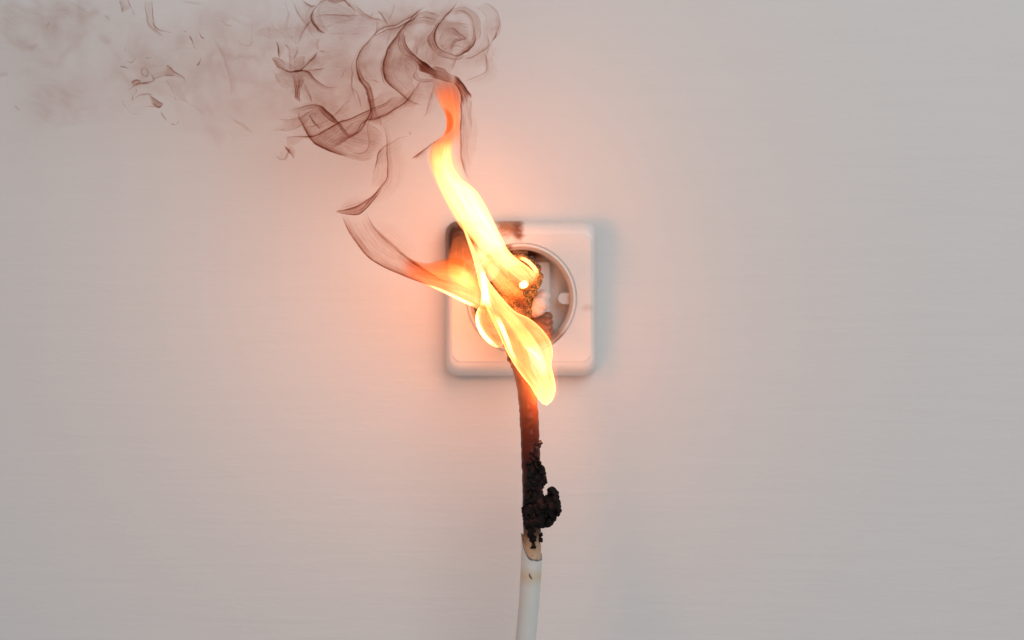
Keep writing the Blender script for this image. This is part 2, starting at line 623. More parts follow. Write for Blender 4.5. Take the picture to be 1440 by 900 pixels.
# ------------------------------------------------------------------ lumpy burnt masses
def fuse(name, balls, voxel, amp, freq, mat, parent, label=None, seed=0.0, smooth_it=2, flaky=False):
    """fuse a chain of balls (point, radius) into one rough skin"""
    bm = bmesh.new()
    rf = random.Random(int(seed * 10) + 1)
    for p, r in balls:
        if flaky and rf.random() < 0.62:
            t = bmesh.ops.create_cube(bm, size=1)
            e_ = Euler((rf.uniform(0, 6.3), rf.uniform(0, 6.3), rf.uniform(0, 6.3)))
            sc_ = Vector((r * rf.uniform(1.4, 2.6), r * rf.uniform(1.0, 2.0), r * rf.uniform(0.45, 0.9)))
            for v in t['verts']:
                v.co = Vector((v.co.x * sc_.x, v.co.y * sc_.y, v.co.z * sc_.z))
                v.co.rotate(e_)
                v.co += Vector(p)
        else:
            t = bmesh.ops.create_icosphere(bm, subdivisions=2, radius=r * (1.15 if flaky else 1.0))
            for v in t['verts']:
                v.co += Vector(p)
    me = bpy.data.meshes.new(name + '_raw')
    bm.to_mesh(me)
    bm.free()
    o = bpy.data.objects.new('raw', me)
    COL.objects.link(o)
    md = o.modifiers.new('fuse', 'REMESH')
    md.mode = 'VOXEL'
    md.voxel_size = voxel
    dg = bpy.context.evaluated_depsgraph_get()
    dg.update()
    out = bpy.data.meshes.new_from_object(o.evaluated_get(dg))
    out.name = name
    bpy.data.objects.remove(o)
    bmx = bmesh.new()
    bmx.from_mesh(out)
    for _ in range(smooth_it):
        bmesh.ops.smooth_vert(bmx, verts=bmx.verts, factor=0.5, use_axis_x=True, use_axis_y=True, use_axis_z=True)
    bmx.normal_update()
    off = Vector((seed, seed * 2, 0))
    for v in bmx.verts:
        h = mnoise.fractal(v.co * freq + off, 0.8, 2.1, 4)
        h += 0.55 * (1 - 2 * abs(mnoise.noise(v.co * freq * 2.3 + off)))
        v.co += v.normal * amp * h
    bmx.to_mesh(out)
    bmx.free()
    return link(name, out, mat, parent, label)


# ------------------------------------------------------------------ plug and cable
cord = thing('power_plug', P(735, 430, 0.02), 'burning mains plug with charred body and half burnt white cable hanging down', 'plug')

balls = []
for d, r in ((0.010, 40), (0.015, 41), (0.020, 41), (0.025, 40), (0.029, 37)):       # body of the plug, round, sits in the recess
    for i in range(16):
        a = 2 * math.pi * i / 16
        balls.append((P(716 + (r - 14) * math.cos(a), 428 - (r - 14) * math.sin(a), d), 15 * K(d)))
        balls.append((P(716 + (r - 28) * math.cos(a), 428 - (r - 28) * math.sin(a), d), 15 * K(d)))
for i in range(7):                                                                    # sleeve bent down to the cable
    t = i / 6
    balls.append((P(718 + 13 * t, 452 + 58 * t, 0.027 + 0.012 * t), (19 - 6 * t) * K(0.03)))
body = fuse('plug_body', balls, 0.00065, 0.0007, 300, M['plug'], cord)

balls = []
for d, r in ((0.026, 29), (0.031, 30), (0.036, 30), (0.040, 27)):                     # scorched end cap facing the viewer
    for i in range(14):
        a = 2 * math.pi * i / 14
        balls.append((P(731 + (r - 9) * math.cos(a), 389 - (r - 9) * math.sin(a), d), 9.5 * K(d)))
    balls.append((P(731, 389, d), 22 * K(d)))
fuse('end_cap', balls, 0.00045, 0.0009, 520, M['plug'], cord, seed=3)

balls = [(P(757, 433, 0.031), 12 * K(0.03)), (P(760, 426, 0.032), 12 * K(0.03)), (P(764, 417, 0.031), 10.5 * K(0.03)), (P(753, 438, 0.030), 9 * K(0.03)), (P(766, 428, 0.030), 8 * K(0.03))]
fuse('melted_lump', balls, 0.0004, 0.0002, 200, M['lump'], cord, 'pale pink unburnt lump of plug plastic', 1.3, 4)
balls = []
for i in range(6):
    t = i / 5
    for j in range(4):
        balls.append((P(746 + 26 * t, 443 + 8.5 * j + 2 * t, 0.022 + 0.004 * j), (9 - 2.0 * t) * K(0.03)))
fuse('scorched_side', balls, 0.0005, 0.00025, 260, M['brown'], cord, 'glossy scorched brown side of the plug', 2.2, 14)

DC = FOCUS
path = [(727, 496, 0.036), (731, 508, 0.039), (737, 530, 0.042), (742, 560, DC), (745.5, 620, DC), (747, 680, DC), (748, 740, DC), (747.5, 790, DC), (746, 822, DC), (739, 900, DC), (733, 950, DC), (724, 1010, DC)]


def path_at(pts, n):
    return catmull([P(*p) for p in pts], n)


def frame_vecs(pts, i):
    a, b = pts[max(i - 1, 0)], pts[min(i + 1, len(pts) - 1)]
    t = (b - a).normalized()
    u = Vector((0, -1, 0)) - t * t.dot(Vector((0, -1, 0)))
    u.normalize()
    return t, u, t.cross(u)


def cable(name, pts, rad, mat, n_ring=40, cut=None, rough=0.0, label=None):
    v, f = [], []
    for i, p in enumerate(pts):
        t, u, w = frame_vecs(pts, i)
        for j in range(n_ring):
            a = 2 * math.pi * j / n_ring
            r = rad(i / (len(pts) - 1))
            q = p + (u * math.cos(a) + w * math.sin(a)) * r
            if rough:
                q += (q - p).normalized() * rough * mnoise.fractal(q * 380, 0.9, 2, 4)
            if cut and i < cut[1]:
                lift = cut[0](math.cos(a), math.sin(a), w)
                q += -t * 0 + Vector((0, 0, lift * (1 - i / cut[1])))
            v.append(q)
    n = n_ring
    for i in range(len(pts) - 1):
        for j in range(n):
            jj = (j + 1) % n
            f.append((i * n + j, i * n + jj, (i + 1) * n + jj, (i + 1) * n + j))
    f.append(tuple(range(n)))
    f.append(tuple(reversed(range((len(pts) - 1) * n, len(pts) * n))))
    me = pydata(name, v, f)
    # meshes are kept relative to the level of the camera axis so that the burn follows the length of the cable
    me.transform(__import__('mathutils').Matrix.Translation((0, 0, -Z0)))
    o = link(name, me, mat, cord, label)
    o.location = -cord.location + Vector((0, 0, Z0))
    return o


full = path_at(path, 260)
R = 13.7 * K(DC)
zcut = P(0, 800, DC).z
upper = [p for p in full if p.z > zcut]
cable('burnt_cable', upper, lambda t: R * (0.96 if t < 0.55 else 0.93), M['burnt'], 48, None, 0.00022, 'brown to black scorched length of the cable')
lower = [p for p in full if p.z < P(0, 786, DC).z]


def cutfun(ca, sa, w):
    x = sa * (1 if w.x > 0 else -1)            # -1 left edge, +1 right edge of the cable
    back = max(0.0, -ca)
    return (0.5 * (1 - x)) ** 5.5 * 34 * K(DC) + back * 22 * K(DC) + 0.5 * K(DC) * math.sin(9 * x)


sheath = cable('cable_sheath', lower, lambda t: R * 1.045, M['sheath'], 64, (cutfun, 30), 0.00006, 'clean off white lower length of the cable')
# dark melted lip along the cut of the sheath
lip = []
t0, u0, w0 = frame_vecs(lower, 0)
for j in range(65):
    a = 2 * math.pi * j / 64
    q = lower[0] + (u0 * math.cos(a) + w0 * math.sin(a)) * R * 1.05
    q.z += cutfun(math.cos(a), math.sin(a), w0)
    lip.append(q)
v, f = [], []
for i in range(64):
    t = (lip[(i + 1) % 64] - lip[i - 1]).normalized()
    n1 = t.cross(Vector((0.3, 1, 0.2))).normalized()
    n2 = t.cross(n1)
    rr = (1.0 + 0.5 * mnoise.noise(lip[i] * 900)) * 0.4 * K(DC)
    for j in range(6):
        a = 2 * math.pi * j / 6
        v.append(lip[i] + (n1 * math.cos(a) + n2 * math.sin(a)) * rr)
for i in range(64):
    for j in range(6):
        f.append((i * 6 + j, i * 6 + (j + 1) % 6, ((i + 1) % 64) * 6 + (j + 1) % 6, ((i + 1) % 64) * 6 + j))
o = local('melted_lip', pydata('melted_lip', v, f), M['edge'], sheath)
o.location = Vector((0, 0, -Z0))
# the nick in the sheath
nick = [P(744.5, 806, DC + 0.0041), P(745.5, 810, DC + 0.0042), P(748.5, 814.5, DC + 0.0042)]
nk = catmull(nick, 10)
v, f = [], []
for i, p in enumerate(nk):
    rr = 0.8 * K(DC) * (0.25 + math.sin(math.pi * i / 9))
    for j in range(6):
        a = 2 * math.pi * j / 6
        v.append(p + Vector((math.cos(a) * rr, -0.6 * rr, math.sin(a) * rr)))
for i in range(9):
    for j in range(6):
        f.append((i * 6 + j, i * 6 + (j + 1) % 6, (i + 1) * 6 + (j + 1) % 6, (i + 1) * 6 + j))
o = local('nick', pydata('nick', v, f), M['edge'], sheath)
o.location = Vector((0, 0, -Z0))


# char crust: silhouettes followed with many small grains
def grains(poly, n, d0, d1, r0, r1, seed):
    rnd = random.Random(seed)
    xs = [p[0] for p in poly]
    ys = [p[1] for p in poly]
    out = []

    def inside(x, y):
        c = False
        j = len(poly) - 1
        for i in range(len(poly)):
            xi, yi = poly[i]
            xj, yj = poly[j]
            if (yi > y) != (yj > y) and x < (xj - xi) * (y - yi) / (yj - yi) + xi:
                c = not c
            j = i
        return c
    while len(out) < n:
        x, y = rnd.uniform(min(xs), max(xs)), rnd.uniform(min(ys), max(ys))
        if inside(x, y):
            out.append((P(x, y, rnd.uniform(d0, d1)), rnd.uniform(r0, r1) * K(DC)))
    return out


rear = DC - 0.001
fr = DC + 0.0038
A = [(742, 652), (752, 648), (759, 652), (763, 660), (767, 664), (768, 676), (763, 679), (762, 690), (763, 700), (765, 715), (765, 738), (758, 742), (750, 735), (741, 738), (738, 725), (740, 705), (742, 680), (742, 662)]
fuse('char_crust', grains(A, 340, DC + 0.0012, fr, 2.4, 5.0, 5), 0.00026, 0.00028, 700, M['char'], cord, 'thick black char crust along the cable', 4, 1, True)
B = [(772, 686), (778, 687), (781, 693), (786, 703), (787, 711), (785, 722), (777, 732), (769, 740), (762, 741), (761, 728), (762, 708), (766, 701), (772, 700)]
fuse('char_flake', grains(B, 220, DC - 0.0005, DC + 0.0030, 2.2, 4.2, 8), 0.00026, 0.00028, 700, M['char'], cord, 'black char flake curling off the right of the cable', 7, 1, True)
Cc = [(737, 714), (741, 714), (744, 730), (750, 740), (754, 752), (752, 772), (747, 773), (745, 757), (738, 742), (736, 725)]
fuse('char_crust', grains(Cc, 110, DC + 0.0028, DC + 0.0042, 1.3, 2.4, 9), 0.00028, 0.00035, 700, M['char'], cord, 'ragged lower end of the char crust', 9, 1, True)
for pts, sd in (([(759, 748), (762, 750), (762, 761), (759, 762)], 21), ([(734, 714), (737, 713), (738, 722), (735, 722)], 22), ([(751, 620), (758, 617), (762, 622), (760, 632), (752, 634), (747, 630)], 23), ([(745, 636), (758, 634), (757, 648), (746, 650)], 25), ([(716, 501), (720, 499), (721, 506), (717, 506)], 24)):
    fuse('char_bead', grains(pts, 14, DC + 0.0008 if sd not in (23, 25) else DC + 0.0032, DC + 0.0030 if sd not in (23, 25) else DC + 0.0041, 1.1, 2.0, sd), 0.00026, 0.0003, 800, M['char'] if sd not in (23,) else M['redchar'], cord, None, sd, 1, True)


# ------------------------------------------------------------------ flame and smoke sheets
def attrs(me, **kw):
    for name, vals in kw.items():
        a = me.attributes.new(name, 'FLOAT', 'POINT')
        a.data.foreach_set('value', vals)


def uvs(me, uv):
    lay = me.uv_layers.new(name='flow')
    for lp in me.loops:
        lay.data[lp.index].uv = uv[lp.vertex_index]


def sstep(x):
    x = min(1, max(0, x))
    return x * x * (3 - 2 * x)


SEED = [0]


def surf(name, A, B, parent, mat, d, thick, a0, a1, n, m, fn, closed, swap_depth=1):
    """skin between two edges: cross-sections are arcs of an ellipse standing out from the wall
    d: distance off the wall (list along), thick: depth of the section relative to its width"""
    A = catmull([(x, y, 0) for x, y in A], n)
    B = catmull([(x, y, 0) for x, y in B], n)
    v, f, uv = [], [], []
    vals = []
    SEED[0] += 1
    su, sv = SEED[0] * 3.7, SEED[0] * 1.3
    ln = sum((A[i + 1] - A[i]).length for i in range(n - 1)) / 60.0
    for i in range(n):
        t = i / (n - 1)
        mid = (A[i] + B[i]) / 2
        half = (A[i] - B[i]) / 2
        dd = lerp_list(d, t)
        w = half.length * S * lerp_list(thick, t)
        for j in range(m):
            s = j / m if closed else j / (m - 1)
            a = a0 + (a1 - a0) * s
            q = mid + half * math.cos(a)
            depth = dd + swap_depth * w * math.sin(a)
            if not closed:                            # the same eddies bend every sheet
                calm = min(1.0, max(0.15, (330 - q.y) / 200))
                o1, o2 = Vector((q.x / 26, q.y / 26, 3.1)), Vector((q.x / 9, q.y / 9, 7.7))
                q = q + Vector((3.0 * mnoise.noise(o1) + 1.1 * mnoise.noise(o2), 3.0 * mnoise.noise(o1 + Vector((40, 7, 2))) + 1.1 * mnoise.noise(o2 + Vector((11, 30, 5))), 0)) * calm
            v.append(P(q.x, q.y, depth))
            across = (1 - math.cos(a)) / 2            # 0 on edge A, 1 on edge B
            rows = max(1.0, half.length / 6.0) if not closed else 1.0
            uv.append((su + t * ln, sv + across * rows + (0.5 if math.sin(a) < 0 else 0)))
            vals.append(fn(t, across))
    for i in range(n - 1):
        for j in range(m if closed else m - 1):
            jj = (j + 1) % m
            f.append((i * m + j, i * m + jj, (i + 1) * m + jj, (i + 1) * m + j))
    me = pydata(name, v, f)
    uvs(me, uv)
    keys = vals[0].keys()
    attrs(me, **{k_: [x[k_] for x in vals] for k_ in keys})
    return link(name, me, mat, parent)


def ends(t, f0, f1):
    e = 1.0
    if f0 > 0:
        e *= sstep(t / f0)
    if f1 > 0:
        e *= sstep((1 - t) / f1)
    return e


def tongue(A, B, heat, tau, limb, d, thick=0.8, f0=0.0, f1=0.0, wA=1.0, wM=1.0, wB=1.0, n=90, m=40, name='flame_tongue'):
    """closed tongue of fire; heat, tau, limb may be lists along its length; wA wM wB weigh its two edges and middle"""
    def fn(t, x):
        w = wA * (1 - x) ** 2 + wM * 2 * x * (1 - x) + wB * x * x
        e = ends(t, f0, f1)
        return dict(fire_glow=max(0.0, lerp_list(heat, t) * w * e), soot_load=lerp_list(tau, t) * e, skin_share=lerp_list(limb, t))
    return surf(name, A, B, flame, M['flame'], d, thick, 0, 2 * math.pi, n, m, fn, True)


def sheet(par, A, B, ta, tm, tb, d=0.05, thick=0.55, f0=0.12, f1=0.12, along=1.0, back=False, n=None, m=22, name='smoke_wisp'):
    """open curled sheet of smoke between edges A and B with soot ta / tm / tb at edge A, middle, edge B"""
    L = sum((Vector(A[i + 1]) - Vector(A[i])).length for i in range(len(A) - 1))
    n = n or max(20, min(150, int(L / 1.6)))
    sd = SEED[0] * 0.77

    def fn(t, x):
        tt = ta * (1 - x) ** 4 + tm * 2.6 * x * (1 - x) + tb * x ** 4
        return dict(soot_load=max(0.0, tt * ends(t, f0, f1) * lerp_list(along, t)))
    return surf(name, A, B, par, M['smoke'], d, thick, 0, math.pi, n, m, fn, False, -1 if back else 1)


def offset(pts, w):
    """curve moved sideways by w pixels (to the right of its direction in the picture, list = along)"""
    q = catmull([(x, y, 0) for x, y in pts], max(12, len(pts) * 4))
    out = []
    for i, p in enumerate(q):
        a, b = q[max(0, i - 1)], q[min(len(q) - 1, i + 1)]
        t = (b - a).normalized()
        nrm = Vector((-t.y, t.x, 0))
        ww = lerp_list(w, i / (len(q) - 1))
        out.append((p.x + nrm.x * ww, p.y + nrm.y * ww))
    return [(p.x, p.y) for p in q], out


def edge(par, pts, w, tau, d=0.05, fill=0.0, f0=0.2, f1=0.2, along=1.0, name='smoke_wisp', thick=0.6):
    """dark fold with soot thinning out to one side"""
    A, B = offset(pts, w)
    return sheet(par, A, B, tau, fill, 0.0, d, thick, f0, f1, along, name=name)


def line(par, pts, w, tau, d=0.05, f0=0.25, f1=0.25, along=1.0, name='smoke_thread', veil=None):
    """fine dark thread (the rim of a rolled sheet) with a thin companion and the sheet fading off to one side"""
    SEED[0] += 1
    rd = random.Random(SEED[0])
    ph, fq = rd.uniform(0, 6), rd.uniform(4, 8)
    prof = [0.52 * w * (0.62 + 0.45 * math.sin(ph + fq * i / 11) * math.sin(math.pi * i / 11)) for i in range(12)]
    _, B = offset(pts, prof)
    _, A = offset(pts, [-x for x in prof])
    out = sheet(par, A, B, 0, tau * 1.15, 0, d, 0.5, f0, f1, along, m=9, name=name)
    L = sum((Vector(pts[i + 1]) - Vector(pts[i])).length for i in range(len(pts) - 1))
    if par is not None and tau >= 0.2 and L > 18:
        sgn = veil if veil else rd.choice((-1, 1))
        wd = min(26, 6 + L * 0.17)
        _, B = offset(pts, [sgn * wd * (0.2 + 0.8 * math.sin(math.pi * (0.1 + 0.85 * i / 11)) ** 2) for i in range(12)])
        A, _ = offset(pts, 0)
        sheet(par, A, B, 0.42 * tau, 0.17 * tau, 0, d - 0.001, 0.45, 0.35, 0.35, along)
        gap = rd.uniform(1.6, 3.4)
        off = [sgn * gap * (0.3 + math.sin(ph + 0.35 * i)) for i in range(12)]
        _, C = offset(pts, off)
        _, B = offset(C, [0.45 * x for x in prof])
        _, A = offset(C, [-0.45 * x for x in prof])
        sheet(par, A, B, 0, tau * 0.55, 0, d + 0.0005, 0.5, 0.35, 0.4, along, m=7, name=name)
    return out


def Z(ox, oy, s, pts):
    return [(ox + x / s, oy + y / s) for x, y in pts]


Z1 = lambda p: Z(560, 80, 5.625, p)
Z2 = lambda p: Z(560, 200, 4.5, p)
Z3 = lambda p: Z(460, 240, 3.75, p)
Z4 = lambda p: Z(620, 380, 4.5, p)
Z5 = lambda p: Z(520, 0, 5.625, p)
Z6 = lambda p: Z(380, 120, 4.5, p)
Z7 = lambda p: Z(380, 0, 6.0, p)
Z8 = lambda p: Z(160, 0, 4.7375, p)
Z9 = lambda p: Z(0, 0, 4.737, p)

flame = thing('flame', P(715, 420, 0.045), 'bright yellow flame crossing the plug and licking upward to a red tip', 'flame')

# main upper tongue, from the end cap up to the left
tongue([(742, 411), (722, 398), (702, 379), (682, 358), (664, 337), (649, 321), (638, 305), (625, 282), (613, 256), (606, 236), (603, 220), (607, 203), (620, 190), (628, 178)],
       [(758, 395), (748, 380), (730, 366), (715, 352), (705, 333), (694, 311), (683, 289), (672, 271), (661, 260), (647, 249), (637, 230), (637, 207), (640, 192), (641, 178)],
       [1.7, 2.2, 2.7, 3.2, 3.6, 3.8, 3.7, 3.4, 3.0, 2.3, 1.5, 0.8, 0.3], 0.65, [0.35, 0.2, 0.12, 0.08, 0, 0, 0], [0.046, 0.047, 0.047, 0.047], 0.7, 0.05, 0.12, 0.6, 1.05, 1.5)
# thin orange mantle round it
tongue([(700, 372), (680, 350), (655, 322), (636, 300), (621, 276), (608, 250), (600, 225), (604, 203), (618, 190)],
       [(722, 356), (708, 336), (694, 306), (680, 280), (668, 264), (654, 246), (650, 225), (649, 205), (648, 190)],
       [0.3, 0.7, 0.9, 0.9, 0.9, 0.7, 0.5], 0.05, 0.0, 0.046, 0.9, 0.2, 0.25)
# red neck and sooty tip
tongue([(607, 206), (618, 196), (625, 186), (627, 174), (625, 160), (618, 147), (611, 132), (608, 116), (606, 102)],
       [(649, 215), (648, 196), (648, 180), (648, 165), (649, 150), (650, 137), (650, 124), (643, 110), (630, 98)],
       [0.2, 0.45, 0.5, 0.55, 0.6, 0.6, 0.5, 0.25, 0.03], [0.1, 0.3, 0.5, 0.6, 0.7, 0.9, 1.1, 1.2, 1.0], [0.25, 0.15, 0.1, 0.1], 0.047, 0.7, 0.25, 0.5, 1.15, 1.1, 0.4)
tongue([(636, 216), (637, 198), (638, 180), (637, 162), (634, 146), (628, 132)], [(648, 216), (648, 198), (647, 180), (647, 162), (646, 146), (645, 132)],
       [0.25, 0.3, 0.35, 0.4, 0.3, 0.1], 0, 0.0, 0.0475, 0.6, 0.4, 0.4)
tongue(Z1([(345, 645), (372, 590), (382, 530), (378, 470), (352, 410), (330, 380)]), Z1([(362, 640), (412, 590), (435, 535), (430, 480), (400, 420), (350, 380)]),
       [0.15, 0.35, 0.4, 0.3, 0.1], [0.4, 0.9, 0.9, 0.3], 0.1, 0.049, 0.8, 0.25, 0.35)
# crossing strand that widens into the big lower lobe
tongue([(640, 303), (650, 320), (661, 351), (669, 378), (675, 405), (686, 437), (704, 475), (718, 504), (733, 527), (746, 543), (755, 558), (763, 568)],
       [(643, 304), (655, 323), (668, 352), (679, 378), (692, 402), (722, 436), (743, 447), (761, 462), (774, 480), (777, 497), (775, 513), (779, 531), (781, 548), (777, 562), (769, 570)],
       [1.2, 2.4, 3.0, 3.0, 2.4, 1.7, 1.55, 1.7, 1.9, 2.5, 3.6], 0.75, [0.0, 0.15, 0.4, 0.75, 0.9, 0.9, 0.85, 0.7], [0.050, 0.050, 0.051, 0.052, 0.052, 0.050], [0.9, 0.8, 0.5, 0.35, 0.4, 0.6], 0.1, 0.0, 1.1, 0.8, 1.25, n=120)
tongue([(682, 430), (699, 475), (713, 507), (728, 531), (744, 552), (757, 570)], [(700, 400), (730, 432), (766, 456), (780, 484), (785, 520), (786, 552), (778, 572)],
       [0.06, 0.12, 0.14, 0.16, 0.18, 0.15], 0, 0.0, 0.050, 0.5, 0.2, 0.12)
# inner folds of the lobe
tongue([(690, 418), (707, 446), (724, 470), (742, 497), (756, 522), (766, 548)], [(698, 416), (722, 440), (744, 466), (760, 490), (769, 515), (773, 545)],
       [1.2, 1.2, 1.0, 1.5, 2.0, 2.5], 0, 0.0, 0.053, 0.4, 0.3, 0.25)
tongue([(728, 482), (742, 492), (754, 503), (758, 518)], [(731, 481), (746, 489), (759, 501), (764, 518)], [1.5, 2.5, 1.5], 0, 0.0, 0.0545, 0.5, 0.4, 0.4)
tongue([(672, 372), (676, 395), (676, 420), (672, 436)], [(681, 372), (685, 395), (690, 420), (694, 440)], [3, 5, 5, 3], 0, 0.0, 0.052, 0.6, 0.35, 0.35)
tongue([(690, 437), (698, 452), (708, 474), (718, 498), (730, 521)], [(696, 436), (706, 452), (715, 474), (723, 497), (733, 520)], [1.5, 4, 3.5, 2, 1], 0, 0.0, 0.054, 0.5, 0.3, 0.3)
# left tongue
tongue([(556, 384), (576, 392), (597, 400), (621, 411), (647, 424), (671, 435), (690, 452)], [(560, 356), (580, 365), (600, 370), (616, 366), (640, 362), (664, 372), (684, 400)],
       [0.12, 0.40, 0.75, 1.0, 1.3, 1.5, 1.5], [0.3, 0.6, 0.7, 0.7, 0.6], [0.2, 0.15, 0.1, 0.1, 0.1], 0.046, 0.5, 0.2, 0.2, 1.2, 1.0, 0.35)
tongue([(588, 397), (606, 404), (626, 413), (648, 424), (670, 434)], [(590, 395.5), (608, 401.5), (629, 409.5), (651, 420), (673, 430)], [0.8, 2.0, 3.0, 3.5, 3.0], 0, 0.0, 0.048, 1.0, 0.35, 0.2)
tongue([(600, 384), (622, 390), (646, 400), (672, 420)], [(606, 368), (630, 368), (655, 378), (680, 404)], [0.3, 0.8, 1.4, 1.6], 0, 0.0, 0.047, 0.6, 0.6, 0.4)
# thin veil over the scorched corner and over the plug body
tongue([(640, 316), (634, 340), (630, 362), (632, 390), (650, 420)], [(650, 318), (662, 348), (670, 376), (676, 400), (680, 430)], [0.05, 0.15, 0.4, 0.8, 0.8], 0, 0.0, 0.043, 0.5, 0.3, 0.3)
tongue([(655, 330), (670, 360), (682, 384), (698, 405), (722, 432)], [(668, 340), (694, 368), (716, 392), (734, 410), (748, 440)], [0.9, 1.5, 1.3, 0.9, 0.4], 0.25, 0.0, 0.046, 0.4, 0.25, 0.3)
# loop under the crossing
tongue([(676, 428), (670, 440), (669, 452), (675, 469), (686, 482), (697, 488), (703, 489)], [(684, 431), (691, 440), (698, 455), (704, 470), (707, 481), (705, 488), (704, 490)],
       [1.4, 1.6, 1.6, 1.6, 1.5, 1.4], 0.2, 1.0, 0.047, 0.75, 0.12, 0.08, 1.7, 0.45, 0.9)
tongue([(670, 437), (669, 451), (675, 468), (686, 481), (699, 488)], [(675, 438), (674, 451), (680, 465), (690, 477), (700, 485)], [2.5, 4, 4, 4, 3], 0, 0.0, 0.0475, 0.8, 0.2, 0.25)
# licks round the glowing end cap
tongue([(724, 358), (742, 364), (756, 378), (759, 394)], [(722, 362), (739, 369), (750, 381), (753, 395)], [0.8, 2.2, 2.2, 1.0], 0, 0.0, 0.047, 0.6, 0.3, 0.3)
tongue([(728, 400), (733, 396), (739, 394), (744, 396)], [(729, 405), (735, 406), (741, 404), (745, 399)], [5, 9, 9, 5], 0, 0.0, 0.048, 0.8, 0.4, 0.4)

# ---- smoke
plume = thing('smoke_plume', P(600, 80, 0.05), 'rolling brown smoke plume curling off the red flame tip', 'smoke')
pl = plume
s = lambda *a, **kw: sheet(pl, *a, **kw)
e = lambda *a, **kw: edge(pl, *a, **kw)
l = lambda *a, **kw: line(pl, *a, **kw)

C1 = Z5([(460, 50), (370, 100), (290, 180), (215, 265), (160, 350), (125, 430), (108, 510), (110, 590), (140, 660), (200, 710), (270, 760), (340, 800), (400, 830)])
e(C1, [-4, -5, -6, -8, -7, -5, -3], 0.55, 0.052, 0.12, along=[0.6, 1, 1, 1.3, 1.2, 0.8, 0.4])
l(C1, 2.2, 0.35, 0.052)
l(Z5([(150, 370), (112, 440), (90, 520), (95, 600), (120, 665), (150, 690)]), 2.5, 0.22, 0.054)
s(Z5([(215, 265), (160, 350), (125, 430), (108, 510), (110, 590), (140, 660), (200, 710), (270, 760)]),
  Z5([(240, 255), (225, 340), (260, 430), (340, 480), (370, 540), (350, 600), (345, 660), (380, 740)]), 0.10, 0.13, 0.05, 0.050, 0.5)
s(Z5([(275, 225), (268, 285), (285, 345), (325, 405), (375, 455), (425, 490), (475, 530), (530, 575)]),
  Z5([(240, 235), (218, 300), (228, 370), (265, 430), (325, 465), (370, 510), (420, 560), (500, 600)]), 0.35, 0.22, 0.15, 0.050, 0.7, along=[0.5, 0.8, 0.9, 1, 1.4, 2.4, 2.6, 1.0])
l(Z5([(275, 225), (268, 285), (285, 345), (325, 405), (375, 455), (425, 490), (475, 530)]), 2.2, 0.4, 0.052)
s(Z5([(360, 470), (410, 480), (460, 520), (510, 560), (560, 590)]), Z5([(365, 520), (395, 560), (440, 580), (500, 600), (560, 640)]), 0.35, 0.75, 0.3, 0.050, 0.8, f0=0.3, f1=0.35)
s(Z5([(345, 560), (350, 610), (390, 640), (450, 650), (520, 640)]), Z5([(375, 560), (385, 600), (420, 620), (470, 625), (530, 620)]), 0.3, 0.15, 0.1, 0.048, 0.7)
# long thread from the top running left and down
L3 = Z5([(440, 55), (370, 110), (300, 150), (200, 195), (100, 240), (40, 280)]) + Z7([(900, 290), (825, 350), (770, 420), (745, 490), (738, 570), (750, 660), (780, 730), (820, 800)]) + Z6([(610, 50), (635, 130), (630, 190), (600, 240), (560, 290), (500, 330), (440, 380), (380, 405)])
l(L3, 2.4, 0.42, 0.052, f0=0.1, f1=0.1)
e(L3, [5, 5, 4, 5, 7, 8, 10, 8, 10], 0.22, 0.052, 0.04, f0=0.1, f1=0.1)
l(Z5([(410, 90), (330, 155), (240, 200), (150, 237), (60, 287), (0, 318)]), 2.6, 0.5, 0.053)
l(Z5([(460, 60), (330, 130), (220, 180), (120, 225), (20, 275)]), 1.8, 0.25, 0.053)
s(Z7([(738, 560), (752, 660), (785, 740), (825, 810), (855, 880), (870, 940)]), Z7([(745, 560), (800, 670), (850, 740), (872, 820), (890, 900), (900, 960)]), 0.35, 0.30, 0.18, 0.051, 0.6, f0=0.25)
s(Z6([(580, 0), (620, 60), (635, 130), (640, 190), (615, 240)]), Z6([(640, 0), (662, 90), (680, 170), (705, 215), (700, 260)]), 0.28, 0.22, 0.12, 0.050, 0.5)
l(Z7([(745, 430), (705, 530), (690, 640), (692, 740), (720, 850), (760, 920)]), 2.6, 0.2, 0.053)
# rolling ring at upper right
s(Z5([(560, 150), (490, 230), (455, 310), (480, 375), (540, 430), (620, 467), (700, 472), (770, 430)]),
  Z5([(575, 160), (520, 230), (503, 290), (520, 345), (570, 395), (640, 430), (700, 435), (745, 408)]), 0.20, 0.22, 0.3, 0.052, 0.8)
e(Z5([(690, 5), (645, 75), (575, 155), (520, 220), (498, 280), (512, 340), (550, 380)]), [-3, -4, -6, -6, -4], 0.75, 0.053, 0.1)
l(Z5([(690, 5), (645, 75), (575, 155), (520, 220), (498, 280), (512, 340), (550, 380)]), 2.6, 0.5, 0.053)
e(Z5([(830, 200), (842, 290), (820, 355), (755, 410), (695, 450), (665, 520), (630, 585)]), [6, 7, 6, 5, 4], 0.45, 0.053, 0.12, along=[0.4, 0.7, 1.3, 1.5, 1.1, 0.8, 0.5])
l(Z5([(850, 290), (820, 350), (755, 408), (700, 445)]), 2.8, 0.8, 0.054)
l(Z5([(640, 92), (720, 88), (790, 130), (830, 195), (838, 280)]), 2.4, 0.3, 0.053)
s(Z5([(640, 80), (740, 60), (840, 110), (885, 190), (885, 260), (840, 340)]), Z5([(650, 110), (730, 110), (790, 150), (820, 210), (825, 270), (800, 340)]), 0.12, 0.12, 0.14, 0.052, 0.7)
s(Z5([(590, 225), (660, 222), (720, 262), (765, 305), (720, 325), (660, 355), (640, 430)]), Z5([(600, 250), (650, 260), (690, 285), (720, 305), (690, 315), (640, 345), (615, 420)]), 0.35, 0.2, 0.1, 0.054, 0.8, f0=0.35)
